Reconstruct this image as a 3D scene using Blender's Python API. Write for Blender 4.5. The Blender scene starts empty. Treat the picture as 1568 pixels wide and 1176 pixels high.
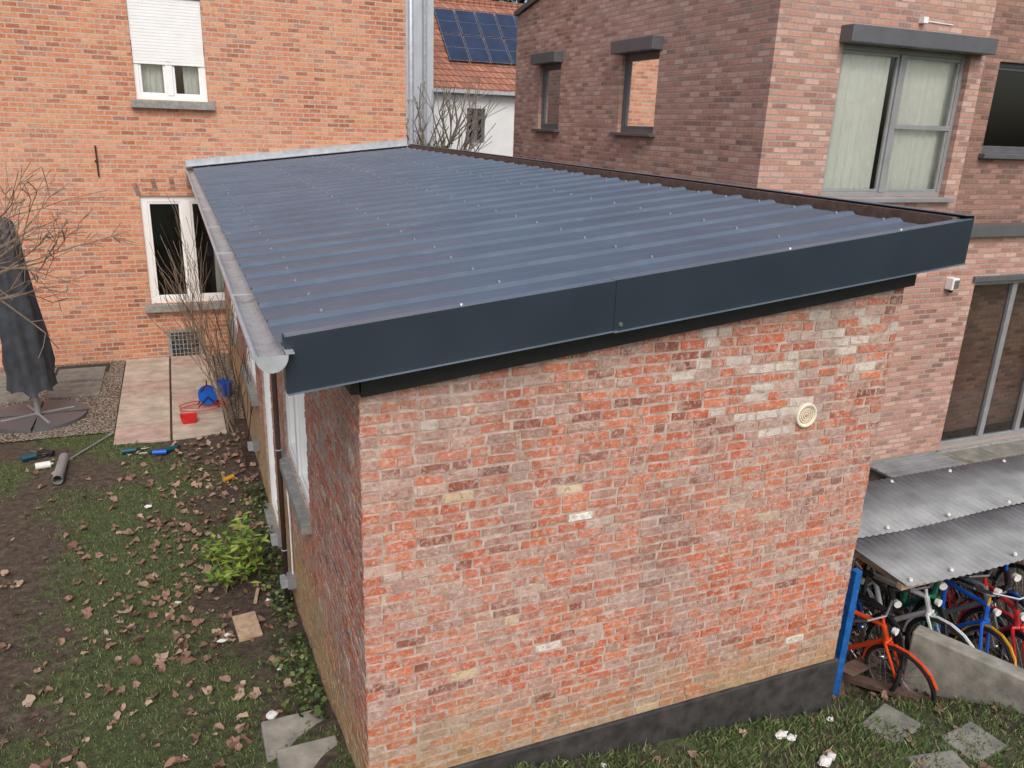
import bpy, math, random, bmesh
from mathutils import Vector, Matrix, noise, Euler
random.seed(7)
R=random.random
def ru(a,b): return a+(b-a)*random.random()
scene=bpy.context.scene
# ------------------------------------------------------------------ helpers
def lin(r,g,b):
    f=lambda c:((c/255+0.055)/1.055)**2.4 if c/255>0.04045 else c/255/12.92
    return (f(r),f(g),f(b),1)
class NT:
    def __init__(s,name):
        s.m=bpy.data.materials.new(name); s.m.use_nodes=True
        s.t=s.m.node_tree; s.n=s.t.nodes; s.b=s.n['Principled BSDF']
        s.tc=None
    def new(s,t,**k):
        x=s.n.new(t)
        for a,v in k.items(): setattr(x,a,v)
        return x
    def link(s,a,b): s.t.links.new(a,b)
    def obj(s):
        if not s.tc: s.tc=s.new('ShaderNodeTexCoord')
        return s.tc.outputs['Object']
    def noise(s,scale,detail=4,rough=.55,vec=None,dist=0):
        x=s.new('ShaderNodeTexNoise'); x.inputs['Scale'].default_value=scale
        x.inputs['Detail'].default_value=min(detail,3); x.inputs['Roughness'].default_value=rough
        x.inputs['Distortion'].default_value=dist
        s.link(vec or s.obj(),x.inputs['Vector']); return x.outputs['Fac']
    def ramp(s,fac,stops,interp='LINEAR'):
        x=s.new('ShaderNodeValToRGB'); x.color_ramp.interpolation=interp
        el=x.color_ramp.elements
        while len(el)<len(stops): el.new(.5)
        for e,(p,c) in zip(el,stops):
            e.position=p; e.color=c if len(c)==4 else (*c,1)
        s.link(fac,x.inputs['Fac']); return x.outputs['Color']
    def mix(s,fac,a,b,mode='MIX'):
        x=s.new('ShaderNodeMix',data_type='RGBA',blend_type=mode)
        for i,v in ((0,fac),(6,a),(7,b)):
            if hasattr(v,'is_linked'): s.link(v,x.inputs[i])
            else: x.inputs[i].default_value=v
        return x.outputs[2]
    def math(s,op,a,b=0,clamp=False):
        x=s.new('ShaderNodeMath',operation=op); x.use_clamp=clamp
        for i,v in ((0,a),(1,b)):
            if hasattr(v,'is_linked'): s.link(v,x.inputs[i])
            else: x.inputs[i].default_value=v
        return x.outputs[0]
    def col(s,v):
        if hasattr(v,'is_linked'): s.link(v,s.b.inputs['Base Color'])
        else: s.b.inputs['Base Color'].default_value=v
    def rough(s,v):
        if hasattr(v,'is_linked'): s.link(v,s.b.inputs['Roughness'])
        else: s.b.inputs['Roughness'].default_value=v
    def bump(s,h,strength=.4,dist=.01):
        x=s.new('ShaderNodeBump'); x.inputs['Strength'].default_value=strength
        x.inputs['Distance'].default_value=dist
        s.link(h,x.inputs['Height']); s.link(x.outputs[0],s.b.inputs['Normal'])
BW=lambda a,b:[(a,(0,0,0,1)),(b,(1,1,1,1))]
def simple(name,c,rough=.6,metal=0,var=.25,ns=8,bump=0):
    m=NT(name); f=m.noise(ns,3)
    d=tuple(x*(1-var) for x in c[:3])+(1,); l=tuple(min(1,x*(1+var)) for x in c[:3])+(1,)
    m.col(m.ramp(f,[(.3,d),(.7,l)])); m.b.inputs['Metallic'].default_value=metal
    m.rough(m.math('ADD',m.math('MULTIPLY',f,.2),rough-.1))
    if bump>.25: m.bump(m.noise(ns*6,2),bump,.005)
    return m.m
def attrmat(name,rough=.8):
    m=NT(name); a=m.new('ShaderNodeAttribute',attribute_name='Col')
    m.col(a.outputs['Color']); m.rough(rough); return m.m
M={}
def brickmat(name,cols,mortar,bw,bh,ms,whites=.3,patch=(1,1,1,1),offs=.5,strength=.5):
    m=NT(name); sp=m.new('ShaderNodeSeparateXYZ'); m.link(m.obj(),sp.inputs[0])
    u=m.math('ADD',sp.outputs[0],sp.outputs[1])
    cb=m.new('ShaderNodeCombineXYZ'); 
    wob=m.math('MULTIPLY',m.math('SUBTRACT',m.noise(6,2),.5),.014)
    m.link(u,cb.inputs[0]); m.link(m.math('ADD',sp.outputs[2],wob),cb.inputs[1])
    b=m.new('ShaderNodeTexBrick'); b.offset=offs; b.squash=1
    b.inputs['Color1'].default_value=(0,0,0,1); b.inputs['Color2'].default_value=(1,1,1,1)
    b.inputs['Mortar'].default_value=(0,0,0,1); b.inputs['Scale'].default_value=1
    b.inputs['Mortar Size'].default_value=ms; b.inputs['Mortar Smooth'].default_value=.3
    b.inputs['Brick Width'].default_value=bw; b.inputs['Row Height'].default_value=bh
    m.link(cb.outputs[0],b.inputs['Vector'])
    c=m.ramp(b.outputs['Color'],cols)
    big=m.noise(.55,4,.6)
    c=m.mix(m.math('MULTIPLY',m.ramp(big,BW(.4,.7)),.5),c,m.mix(.55,c,patch))
    md=m.noise(26,4,.7)
    c=m.mix(m.math('MULTIPLY',m.ramp(md,BW(.5,.72)),whites),c,mortar)
    c=m.mix(m.math('MULTIPLY',m.ramp(md,[(.3,(1,1,1,1)),(.48,(0,0,0,1))]),.35),c,(.05,.03,.025,1))
    c=m.mix(m.math('MULTIPLY',m.ramp(big,[(.3,(1,1,1,1)),(.46,(0,0,0,1))]),.18),c,(.06,.045,.04,1))
    mm=m.mix(md,tuple(x*.7 for x in mortar[:3])+(1,),mortar)
    m.col(m.mix(b.outputs['Fac'],c,mm)); m.rough(.85)
    h=m.math('ADD',m.math('SUBTRACT',1,b.outputs['Fac']),m.math('MULTIPLY',md,.6))
    m.bump(h,strength,.012); return m.m
M['brickA']=brickmat('orange_brick',[(0,lin(160,94,70)),(.2,lin(200,120,86)),(.6,lin(216,138,100)),(.85,lin(224,158,122)),(1,lin(170,118,104))],lin(206,188,168),.215,.080,.012,.4,lin(220,178,148))
M['brickB']=brickmat('pink_brick',[(0,lin(148,106,94)),(.3,lin(186,134,116)),(.65,lin(204,152,134)),(.9,lin(216,178,162)),(1,lin(146,112,104))],lin(180,164,154),.22,.072,.012,.38,lin(212,182,168))
M['brickC']=brickmat('dark_brick',[(0,lin(116,84,74)),(.5,lin(158,114,98)),(1,lin(180,134,116))],lin(146,130,120),.22,.072,.012,.3,lin(170,134,120))
def oldbrick():
    m=NT('weathered_brick'); a=m.new('ShaderNodeAttribute',attribute_name='Col'); c=a.outputs['Color']
    big=m.noise(1.1,4,.65,dist=.6); fine=m.noise(34,4,.75,dist=.6); md=m.noise(10,4,.7,dist=1.2)
    c=m.mix(m.math('MULTIPLY',m.ramp(big,BW(.44,.68)),.34),c,lin(188,164,154))
    c=m.mix(m.math('MULTIPLY',m.ramp(md,BW(.49,.60)),.60),c,lin(190,166,154))
    c=m.mix(m.math('MULTIPLY',m.ramp(fine,BW(.54,.62)),.5),c,lin(214,200,190))
    c=m.mix(m.math('MULTIPLY',m.ramp(fine,[(.34,(1,1,1,1)),(.46,(0,0,0,1))]),.5),c,lin(108,68,54))
    sp=m.new('ShaderNodeSeparateXYZ'); m.link(m.obj(),sp.inputs[0])
    cb=m.new('ShaderNodeCombineXYZ'); m.link(sp.outputs[0],cb.inputs[0]); m.link(m.math('MULTIPLY',sp.outputs[2],.18),cb.inputs[2]); m.link(sp.outputs[1],cb.inputs[1])
    st=m.noise(2.6,4,.6,vec=cb.outputs[0])
    c=m.mix(m.math('MULTIPLY',m.ramp(st,BW(.52,.70)),.40),c,lin(118,106,100))
    z=m.math('ADD',sp.outputs[2],m.math('MULTIPLY',big,-1.0))
    low=m.ramp(m.math('MULTIPLY',z,-.9),BW(.06,.6))
    c=m.mix(m.math('MULTIPLY',low,.58),c,m.mix(md,lin(122,116,64),lin(196,176,124)))
    m.col(c); m.rough(.82)
    m.bump(m.math('ADD',fine,m.math('MULTIPLY',md,.8)),.8,.007); return m.m
M['old']=oldbrick()
def mortar():
    m=NT('old_mortar'); nz=m.noise(12,4,.7)
    c=m.ramp(nz,[(.3,lin(150,126,114)),(.5,lin(184,164,152)),(.72,lin(206,194,184))])
    sp=m.new('ShaderNodeSeparateXYZ'); m.link(m.obj(),sp.inputs[0])
    low=m.ramp(m.math('ADD',m.math('MULTIPLY',sp.outputs[2],-.9),m.math('MULTIPLY',m.noise(1.1,3),.9)),BW(.15,.75))
    m.col(m.mix(m.math('MULTIPLY',low,.5),c,lin(136,126,82))); m.rough(.9); m.bump(nz,.8,.008); return m.m
M['mortar']=mortar()
def sheet():
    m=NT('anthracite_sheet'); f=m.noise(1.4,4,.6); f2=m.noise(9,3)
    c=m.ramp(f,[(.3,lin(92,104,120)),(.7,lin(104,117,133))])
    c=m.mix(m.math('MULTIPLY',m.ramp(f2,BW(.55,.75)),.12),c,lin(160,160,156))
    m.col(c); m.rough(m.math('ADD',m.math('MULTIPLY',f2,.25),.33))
    m.b.inputs['Metallic'].default_value=.1
    return m.m
M['sheet']=sheet()
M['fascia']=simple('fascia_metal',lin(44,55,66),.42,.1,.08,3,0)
M['fasciasky']=simple('fascia_cap_sky_tint',lin(122,134,148),.4,.3,.1,3,0)  # fascia metal lightened: the cap's sky reflection is put into the colour
M['black']=simple('black_membrane',lin(28,28,30),.6,0,.3,12,.3)
M['plinthm']=simple('bitumen',lin(60,57,56),.75,0,.5,9,.6)
M['zinc']=simple('zinc',lin(186,192,198),.45,.35,.15,10,0)
M['zincin']=simple('gutter_inside',lin(180,182,184),.5,.2,.2,12,0)
M['wood']=simple('timber',lin(112,90,80),.75,0,.3,18,.4)
M['white']=simple('white_pvc',lin(244,245,244),.4,0,.03,5,0)
M['alu']=simple('grey_aluminium',lin(158,160,162),.4,.3,.08,6,0)
M['dalu']=simple('dark_aluminium',lin(102,104,108),.45,.2,.1,6,0)
M['stone']=simple('blue_stone',lin(146,146,141),.8,0,.25,16,.4)
M['concrete']=simple('concrete',lin(148,144,134),.9,0,.35,6,.6)
M['slab']=simple('paving_slab',lin(190,176,160),.9,0,.25,4,.5)
M['slab2']=simple('paving_slab_pink',lin(188,164,150),.9,0,.25,5,.5)
M['slabg']=simple('grey_slab',lin(130,128,118),.9,0,.3,6,.5)
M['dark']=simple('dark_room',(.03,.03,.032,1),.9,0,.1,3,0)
M['curtain']=simple('curtain_cloth',lin(240,242,236),.9,0,.04,9,0)
M['cover']=simple('umbrella_cover',lin(68,72,79),.6,0,.3,7,.6)
M['blue']=simple('blue_paint',lin(30,98,170),.5,0,.25,20,0)
M['red']=simple('red_plastic',lin(196,34,34),.4,0,.1,10,0)
M['bluep']=simple('blue_plastic',lin(20,96,200),.4,0,.1,10,0)
M['teal']=simple('teal_plastic',lin(14,84,100),.45,0,.1,10,0)
M['rubber']=simple('rubber',lin(34,34,36),.75,0,.2,20,0)
M['chrome']=simple('chrome',lin(200,200,200),.28,.9,.05,10,0)
M['rust']=simple('iron',lin(66,48,40),.8,0,.3,30,0)
M['bark']=simple('bark',lin(132,114,96),.9,0,.35,25,0)
M['barkg']=simple('grey_bark',lin(140,132,120),.9,0,.35,25,0)
M['plaster']=simple('white_plaster',lin(228,230,230),.85,0,.05,2,0)
M['greypl']=simple('grey_plaster',lin(190,198,206),.85,0,.1,2,0)
M['tile']=brickmat('clay_tile',[(0,lin(150,98,80)),(.5,lin(174,116,94)),(1,lin(190,134,110))],lin(112,74,60),.24,.22,.02,.3,lin(172,132,110))
M['panel']=simple('solar_cell',lin(54,66,90),.25,.1,.2,1.5,0)
M['corr']=simple('corrugated_sheet',lin(142,144,144),.6,0,.28,4,0)
M['mat']=simple('door_mat',lin(60,56,54),.95,0,.3,60,.6)
M['woodl']=simple('raw_wood',lin(186,160,132),.8,0,.25,22,.3)
M['cream']=simple('cream_plastic',lin(232,226,208),.6,0,.08,22,0)
M['debris']=simple('plaster_debris',lin(226,226,222),.8,0,.08,20,0)
M['grass']=attrmat('grass_blades',.7)
M['leaf']=attrmat('dead_leaves',.8)
M['fol']=attrmat('foliage',.5)
M['yel']=simple('yellow_plastic',lin(214,156,44),.5,0,.1,10,0)
def glass():
    m=NT('window_glass'); out=m.n['Material Output']; m.n.remove(m.b)
    g=m.new('ShaderNodeBsdfGlossy'); g.inputs['Roughness'].default_value=.03; g.inputs['Color'].default_value=(.95,.97,1,1)
    t=m.new('ShaderNodeBsdfTransparent'); t.inputs['Color'].default_value=(.96,.98,.97,1)
    f=m.new('ShaderNodeFresnel'); f.inputs['IOR'].default_value=1.5
    mx=m.new('ShaderNodeMixShader'); m.link(m.math('ADD',m.math('MULTIPLY',f.outputs[0],1.1),.03,True),mx.inputs[0])
    m.link(t.outputs[0],mx.inputs[1]); m.link(g.outputs[0],mx.inputs[2]); m.link(mx.outputs[0],out.inputs[0]); return m.m
M['glass']=glass()
def ground():
    m=NT('garden_soil'); a=m.new('ShaderNodeAttribute',attribute_name='Col')
    n1=m.noise(13,4,.7)
    soil=m.ramp(n1,[(.3,lin(56,47,40)),(.55,lin(86,75,63)),(.8,lin(118,105,88))])
    gr=m.ramp(n1,[(.3,lin(54,60,38)),(.7,lin(92,102,62))])
    mk_=m.math('ADD',a.outputs['Fac'],m.math('MULTIPLY',m.math('SUBTRACT',n1,.5),1.4))
    m.col(m.mix(m.ramp(mk_,BW(.3,.6)),soil,gr)); m.rough(.95)
    m.bump(n1,1,.03); return m.m
M['ground']=ground()
def gravel():
    m=NT('gravel'); v=m.new('ShaderNodeTexVoronoi'); v.inputs['Scale'].default_value=34; m.link(m.obj(),v.inputs['Vector'])
    s=m.new('ShaderNodeSeparateColor'); m.link(v.outputs['Color'],s.inputs[0])
    c=m.ramp(s.outputs[0],[(0,lin(108,94,80)),(.5,lin(164,148,130)),(1,lin(202,192,178))])
    c=m.mix(m.ramp(v.outputs['Distance'],BW(.35,.7)),c,lin(70,62,54)); m.col(c); m.rough(.9)
    m.bump(m.math('SUBTRACT',1,v.outputs['Distance']),1,.02); return m.m
M['gravel']=gravel()

class MB:
    def __init__(s): s.v=[];s.f=[];s.mi=[];s.c=[];s.mats=[]
    def mat(s,k):
        if k not in s.mats: s.mats.append(k)
        return s.mats.index(k)
    def add(s,vs,fs,k,col=(1,1,1)):
        b=len(s.v); s.v+= [tuple(x) for x in vs]; i=s.mat(k)
        for f in fs: s.f.append([b+q for q in f]); s.mi.append(i)
        s.c+=[(*col[:3],1)]*len(vs)
    def box(s,x0,x1,y0,y1,z0,z1,k,mtx=None):
        vs=[Vector((x,y,z)) for x in(x0,x1) for y in(y0,y1) for z in(z0,z1)]
        if mtx: vs=[mtx@v for v in vs]
        s.add(vs,[(0,1,3,2),(4,6,7,5),(0,4,5,1),(2,3,7,6),(0,2,6,4),(1,5,7,3)],k)
    def cyl(s,a,b,r0,r1,k,n=8,cap=True,col=(1,1,1)):
        a=Vector(a);b=Vector(b);d=(b-a)
        if d.length<1e-6: return
        d.normalize(); p=d.orthogonal().normalized(); q=d.cross(p)
        vs=[];
        for c,r in((a,r0),(b,r1)):
            for i in range(n):
                t=2*math.pi*i/n; vs.append(c+(p*math.cos(t)+q*math.sin(t))*r)
        fs=[(i,(i+1)%n,n+(i+1)%n,n+i) for i in range(n)]
        if cap: fs+=[tuple(range(n))[::-1],tuple(range(n,2*n))]
        s.add(vs,fs,k,col)
    def tube(s,pts,r,k,n=8):
        for a,b in zip(pts[:-1],pts[1:]): s.cyl(a,b,r,r,k,n)
    def torus(s,c,ax,Rr,r,k,N=28,n=6):
        c=Vector(c);ax=Vector(ax).normalized();p=ax.orthogonal().normalized();q=ax.cross(p);vs=[];fs=[]
        for i in range(N):
            t=2*math.pi*i/N; d=p*math.cos(t)+q*math.sin(t)
            for j in range(n):
                w=2*math.pi*j/n; vs.append(c+d*(Rr+r*math.cos(w))+ax*r*math.sin(w))
        for i in range(N):
            for j in range(n): fs.append((i*n+j,i*n+(j+1)%n,((i+1)%N)*n+(j+1)%n,((i+1)%N)*n+j))
        s.add(vs,fs,k)
    def obj(s,name,parent=None,smooth=False,bevel=0):
        me=bpy.data.meshes.new(name); me.from_pydata(s.v,[],s.f); 
        for k in s.mats: me.materials.append(M[k])
        me.polygons.foreach_set('material_index',s.mi)
        if set(s.mats)&{'grass','leaf','fol','old','ground'}:
            a=me.color_attributes.new('Col','FLOAT_COLOR','POINT')
            a.data.foreach_set('color',[x for c in s.c for x in c])
        if smooth: me.polygons.foreach_set('use_smooth',[True]*len(s.f))
        me.update()
        o=bpy.data.objects.new(name,me); scene.collection.objects.link(o)
        if parent: o.parent=parent
        if bevel:
            b=o.modifiers.new('b','BEVEL'); b.width=bevel; b.segments=2; b.limit_method='ANGLE'
        return o
def empty(name):
    o=bpy.data.objects.new(name,None); scene.collection.objects.link(o); o.empty_display_size=.2; return o
# ------------------------------------------------------------------ terrain
XS=[-3,0.2,0.74,4.2,4.8,5.5,9]; YS=[1,3.2,3.6,4.0,5.4,7.2,10,16]
TB=[[-.7,-.2,-.05,-.5,-.6,-.65,-.65],[-.8,-.2,-.05,-.5,-.55,-.65,-.7],[-.85,-.3,-.07,-.5,-.65,-.8,-.85],
[-.85,-.4,-.25,-.6,-.9,-1,-1],[-.85,-.66,-.6,-.9,-1,-1,-1],[-.85,-.86,-.86,-.9,-.9,-.82,-.8],[-.85]*5+[-.8,-.8],[-.85]*5+[-.8,-.8]]
def loc(a,x):
    if x<=a[0]: return 0,0
    if x>=a[-1]: return len(a)-2,1
    for i in range(len(a)-1):
        if x<=a[i+1]: return i,(x-a[i])/(a[i+1]-a[i])
def gz(x,y,bump=True):
    i,fx=loc(XS,x); j,fy=loc(YS,y)
    z=(TB[j][i]*(1-fx)+TB[j][i+1]*fx)*(1-fy)+(TB[j+1][i]*(1-fx)+TB[j+1][i+1]*fx)*fy
    if bump and y<11.6: z+=.03*noise.noise(Vector((x*1.3,y*1.3,0)))+.014*noise.noise(Vector((x*6,y*6,3)))
    elif bump: z-=.012
    return z
def lawnmask(x,y):
    n=noise.noise(Vector((x*.8,y*.8,1)))+.5*noise.noise(Vector((x*2.3,y*2.3,4)))+.45*noise.noise(Vector((x*7,y*7,4)))
    m=n+.6
    if y>3.7:
        m-=.85*max(0,1-abs(x+2.4)/1.5)*max(0,min(1,(y-5.5)/1))*max(0,min(1,(11-y)/1))
        if x>-.2 and y>6: m-=.5*min(1,(x+.2)/.5)
        if y>10.2: m-=.25
        if x>-.6 and y>10.6: m-=.6
    return m
gxs=[-600,-200,-60,-20,-10]+[-6+i*.12 for i in range(int(15.5/.12))]+[10,11,12,14,20,40,100,300,600]
gys=[-300,-60,-10,0]+[1+i*.12 for i in range(int(12/.12))]+[13.5,14,15,16,18,22,30,60,150,400,900]
vs=[(x,y,gz(x,y)) for y in gys for x in gxs]; W=len(gxs)
fs=[(j*W+i,j*W+i+1,(j+1)*W+i+1,(j+1)*W+i) for j in range(len(gys)-1) for i in range(W-1)]
g=MB(); g.add(vs,fs,'ground')
g.c=[(lambda q:(q,q,q,1))(max(0,min(1,lawnmask(v[0],v[1])+.1)) if not(v[0]>4.25 and v[1]>3.6) else 0) for v in vs]
g.obj('ground',smooth=True)
# ------------------------------------------------------------------ building helpers
def mk(kind,P0): 
    return (lambda u,d,z:(u,P0+d,z)) if kind=='F' else (lambda u,d,z:(P0+d,u,z))
def kbox(mb,kind,P0,u0,u1,d0,d1,z0,z1,k):
    if kind=='F': mb.box(u0,u1,P0+d0,P0+d1,z0,z1,k)
    else: mb.box(P0+d0,P0+d1,u0,u1,z0,z1,k)
def wallmesh(mb,kind,P0,u0,u1,z0,z1,ops,rev,k):
    p=mk(kind,P0)
    us=sorted(set([u0,u1]+[o[0] for o in ops]+[o[1] for o in ops])); zs=sorted(set([z0,z1]+[o[2] for o in ops]+[o[3] for o in ops]))
    for a,b in zip(us[:-1],us[1:]):
        for c,d in zip(zs[:-1],zs[1:]):
            mu,mz=(a+b)/2,(c+d)/2
            if any(o[0]<mu<o[1] and o[2]<mz<o[3] for o in ops): continue
            mb.add([p(a,0,c),p(b,0,c),p(b,0,d),p(a,0,d)],[(0,1,2,3)],k)
    for a,b,c,d in [o[:4] for o in ops]:
        q=[(a,c),(b,c),(b,d),(a,d)]
        for i in range(4):
            (ua,za),(ub,zb)=q[i],q[(i+1)%4]
            mb.add([p(ua,0,za),p(ub,0,zb),p(ub,rev,zb),p(ua,rev,za)],[(0,1,2,3)],k)
def window(par,name,kind,P0,u0,u1,z0,z1,d,mulls,fm,fw=.06,trans=[],sash=True,curt=None,room=True):
    mb=MB()
    kbox(mb,kind,P0,u0,u1,d,d+.07,z0,z0+fw,fm); kbox(mb,kind,P0,u0,u1,d,d+.07,z1-fw,z1,fm)
    kbox(mb,kind,P0,u0,u0+fw,d,d+.07,z0+fw,z1-fw,fm); kbox(mb,kind,P0,u1-fw,u1,d,d+.07,z0+fw,z1-fw,fm)
    for m in mulls: kbox(mb,kind,P0,m-fw*.7,m+fw*.7,d-.01,d+.06,z0+fw,z1-fw,fm)
    for t,a,b in trans: kbox(mb,kind,P0,a,b,d-.005,d+.055,t-fw*.5,t+fw*.5,fm)
    if sash:
        e=[u0+fw]+[x for m in mulls for x in(m-fw*.7,m+fw*.7)]+[u1-fw]
        for a,b in zip(e[::2],e[1::2]):
            s=.04
            kbox(mb,kind,P0,a,b,d+.012,d+.052,z0+fw,z0+fw+s,fm);kbox(mb,kind,P0,a,b,d+.012,d+.052,z1-fw-s,z1-fw,fm)
            kbox(mb,kind,P0,a,a+s,d+.012,d+.052,z0+fw+s,z1-fw-s,fm);kbox(mb,kind,P0,b-s,b,d+.012,d+.052,z0+fw+s,z1-fw-s,fm)
    mb.obj(name+'_frame',par,bevel=.006)
    p=mk(kind,P0); gl=MB(); gl.add([p(u0+.02,d+.035,z0+.02),p(u1-.02,d+.035,z0+.02),p(u1-.02,d+.035,z1-.02),p(u0+.02,d+.035,z1-.02)],[(0,1,2,3)],'glass'); gl.obj(name+'_glass',par)
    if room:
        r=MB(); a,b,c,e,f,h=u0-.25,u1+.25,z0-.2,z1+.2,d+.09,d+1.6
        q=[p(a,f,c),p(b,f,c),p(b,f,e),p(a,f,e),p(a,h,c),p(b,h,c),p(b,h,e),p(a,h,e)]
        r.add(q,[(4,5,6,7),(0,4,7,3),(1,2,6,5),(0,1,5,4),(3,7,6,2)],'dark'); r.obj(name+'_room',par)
    if curt:
        for a,b,zb,dd in curt:
            c=MB(); n=int((b-a)/.012); vs=[];ph=R()*6
            for i in range(n+1):
                u=a+(b-a)*i/n; w=.022*math.sin(u*52+ph+1.5*math.sin(u*9))+.010*math.sin(u*131)
                vs+= [p(u,d+dd+w,zb),p(u,d+dd+w*.8,z1-.03)]
            c.add(vs,[(2*i,2*i+2,2*i+3,2*i+1) for i in range(n)],'curtain'); c.obj(name+'_curtain',par,smooth=True)
def brickwall(mb,kind,P0,u0,u1,z0,topf,ops,palette,pitch=.0605,seed=1):
    rnd=random.Random(seed); p=mk(kind,P0); row=0; z=z0
    while True:
        h=pitch-.0115+rnd.uniform(-.004,.003); u=u0
        first=True
        if z>topf(u0) and z>topf(u1): break
        while u<u1:
            L=.172+rnd.uniform(-.022,.012)
            if first and row%2: L=.09
            elif rnd.random()<.36: L=.086+rnd.uniform(-.012,.018)
            first=False
            a,b=u,min(u+L,u1); u=u+L+.012+rnd.uniform(-.004,.006)
            if b-a<.03: continue
            mu=(a+b)/2
            if z+h*.5>topf(mu): continue
            segs=[(a,b)]
            for o in ops:
                if o[2]-.02<z+h/2<o[3]+.02:
                    ns=[]
                    for s in segs:
                        if s[1]<=o[0] or s[0]>=o[1]: ns.append(s)
                        else:
                            if o[0]-s[0]>.03: ns.append((s[0],o[0]))
                            if s[1]-o[1]>.03: ns.append((o[1],s[1]))
                    segs=ns
            col=palette(mu,z,rnd)
            for a,b in segs:
                j=lambda s=.004: rnd.uniform(-s,s)
                pr=-.0035+rnd.uniform(-.003,.0022); wv=.012*noise.noise(Vector((mu*1.3,z*.9,seed)))
                dz=wv+j(.002); tl=j(.003)
                mid=(a+b)/2+j(.02)
                ring=[(a,z+dz),(mid,z+dz+j(.003)),(b,z+dz+tl),(b,z+h+dz+tl),(mid,z+h+dz+j(.003)),(a,z+h+dz)]
                ring=[(x+j(),y+j()) for x,y in ring]; cx=(a+b)/2;cz=z+h/2+dz
                vs=[p(x,.004,y) for x,y in ring]+[p(cx+(x-cx)*.972,pr+j(.0013),cz+(y-cz)*.91) for x,y in ring]
                fs=[(i,(i+1)%6,6+(i+1)%6,6+i) for i in range(6)]+[tuple(range(6,12))]
                mb.add(vs,fs,'old',col)
        z+=pitch; row+=1
def pal(u,z,rnd):
    n=noise.noise(Vector((u*.7,z*.9,5)))+.35*noise.noise(Vector((u*2.5,z*2.5,9)))
    r=rnd.random()+n*.25
    if r<.07: c=lin(146,82,66)
    elif r<.36: c=lin(198,106,74)
    elif r<.58: c=lin(208,122,88)
    elif r<.74: c=lin(192,120,98)
    elif r<.90: c=lin(180,138,124)
    elif r<1.02: c=lin(192,158,144)
    else: c=lin(202,178,164)
    q=rnd.random()
    if q<.004: c=lin(226,220,210)
    elif q<.009: c=lin(208,184,146)
    if z>1.8 and u>2.5 and rnd.random()<.34*max(0,noise.noise(Vector((u*1.1,z*1.6,2)))+.45): c=lin(216,208,198)
    if abs(u-1.92)<.085 and abs(z-1.46)<.03: c=lin(236,234,228)
    if abs(u-1.98)<.085 and abs(z-1.66)<.03: c=lin(214,194,158)
    k=rnd.uniform(.84,1.10); return tuple(x*k for x in c[:3])
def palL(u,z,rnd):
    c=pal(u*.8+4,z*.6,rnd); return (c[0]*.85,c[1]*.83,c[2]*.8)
# ------------------------------------------------------------------ brick extension
ext=empty('brick_extension')
ztop=lambda x:2.36+.101*(x-.74)
RO=2.70
zr=lambda x:RO+.112*(x-.39)
w=MB(); p=mk('F',3.6)
w.add([p(.74,0,-1.1),p(4.2,0,-1.1),p(4.2,0,2.9),p(.74,0,2.6)],[(0,1,2,3)],'mortar')
w.add([(4.2,3.6,-1.1),(4.2,15.88,-1.1),(4.2,15.88,3.0),(4.2,3.6,3.0)],[(0,1,2,3)],'mortar')
w.obj('mortar_backing',ext)
LW=[(5.5,6.9,.72,2.15),(8.0,8.95,-.8,2.15),(9.7,11.2,.3,2.15),(12.6,14.2,.3,2.15)]
w=MB(); wallmesh(w,'L',.74,3.6,15.88,-1.1,2.62,LW,.16,'mortar'); w.obj('left_mortar_backing',ext)
b=MB(); brickwall(b,'F',3.6,.74,4.2,-.72,lambda x:ztop(x)+.05,[],pal,seed=3); b.obj('front_brickwork',ext)
b=MB(); brickwall(b,'L',.74,3.6,15.85,-1.0,lambda y:2.5,LW,palL,seed=5); b.obj('left_brickwork',ext)
for i,(a,bb,c,d) in enumerate(LW):
    window(ext,'side_opening%d'%i,'L',.74,a,bb,c,d,.02,[(a+bb)/2] if i!=1 else [],'white',.07)
    s=MB(); s.box(.66,.78,a-.05,bb+.05,c-.1,c-.004,'stone'); s.obj('sill%d'%i,ext,bevel=.008)
s=MB(); s.box(1.15,4.235,3.575,3.62,-1.1,-.06,'plinthm'); s.box(4.19,4.235,3.62,9,-1.1,-.06,'plinthm'); s.obj('bitumen_plinth',ext,bevel=.01)
# small grey junction boxes and cables low on the side wall
s=MB()
for y0,z0 in((6.62,-.55),(7.35,-.5),(9.9,-.5)):
    s.box(.66,.735,y0,y0+.14,z0,z0+.12,'alu')
    for i in range(3): s.box(.60,.66,y0+.02+i*.045,y0+.03+i*.045,z0+.01,z0+.1,'zinc')
s.tube([(.715,6.69,-.43),(.715,6.69,.1),(.715,6.80,.62)],.008,'white',6); s.tube([(.715,7.42,-.38),(.715,7.2,-.1),(.715,7.15,.6)],.008,'rubber',6)
s.obj('junction_boxes',ext)
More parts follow.
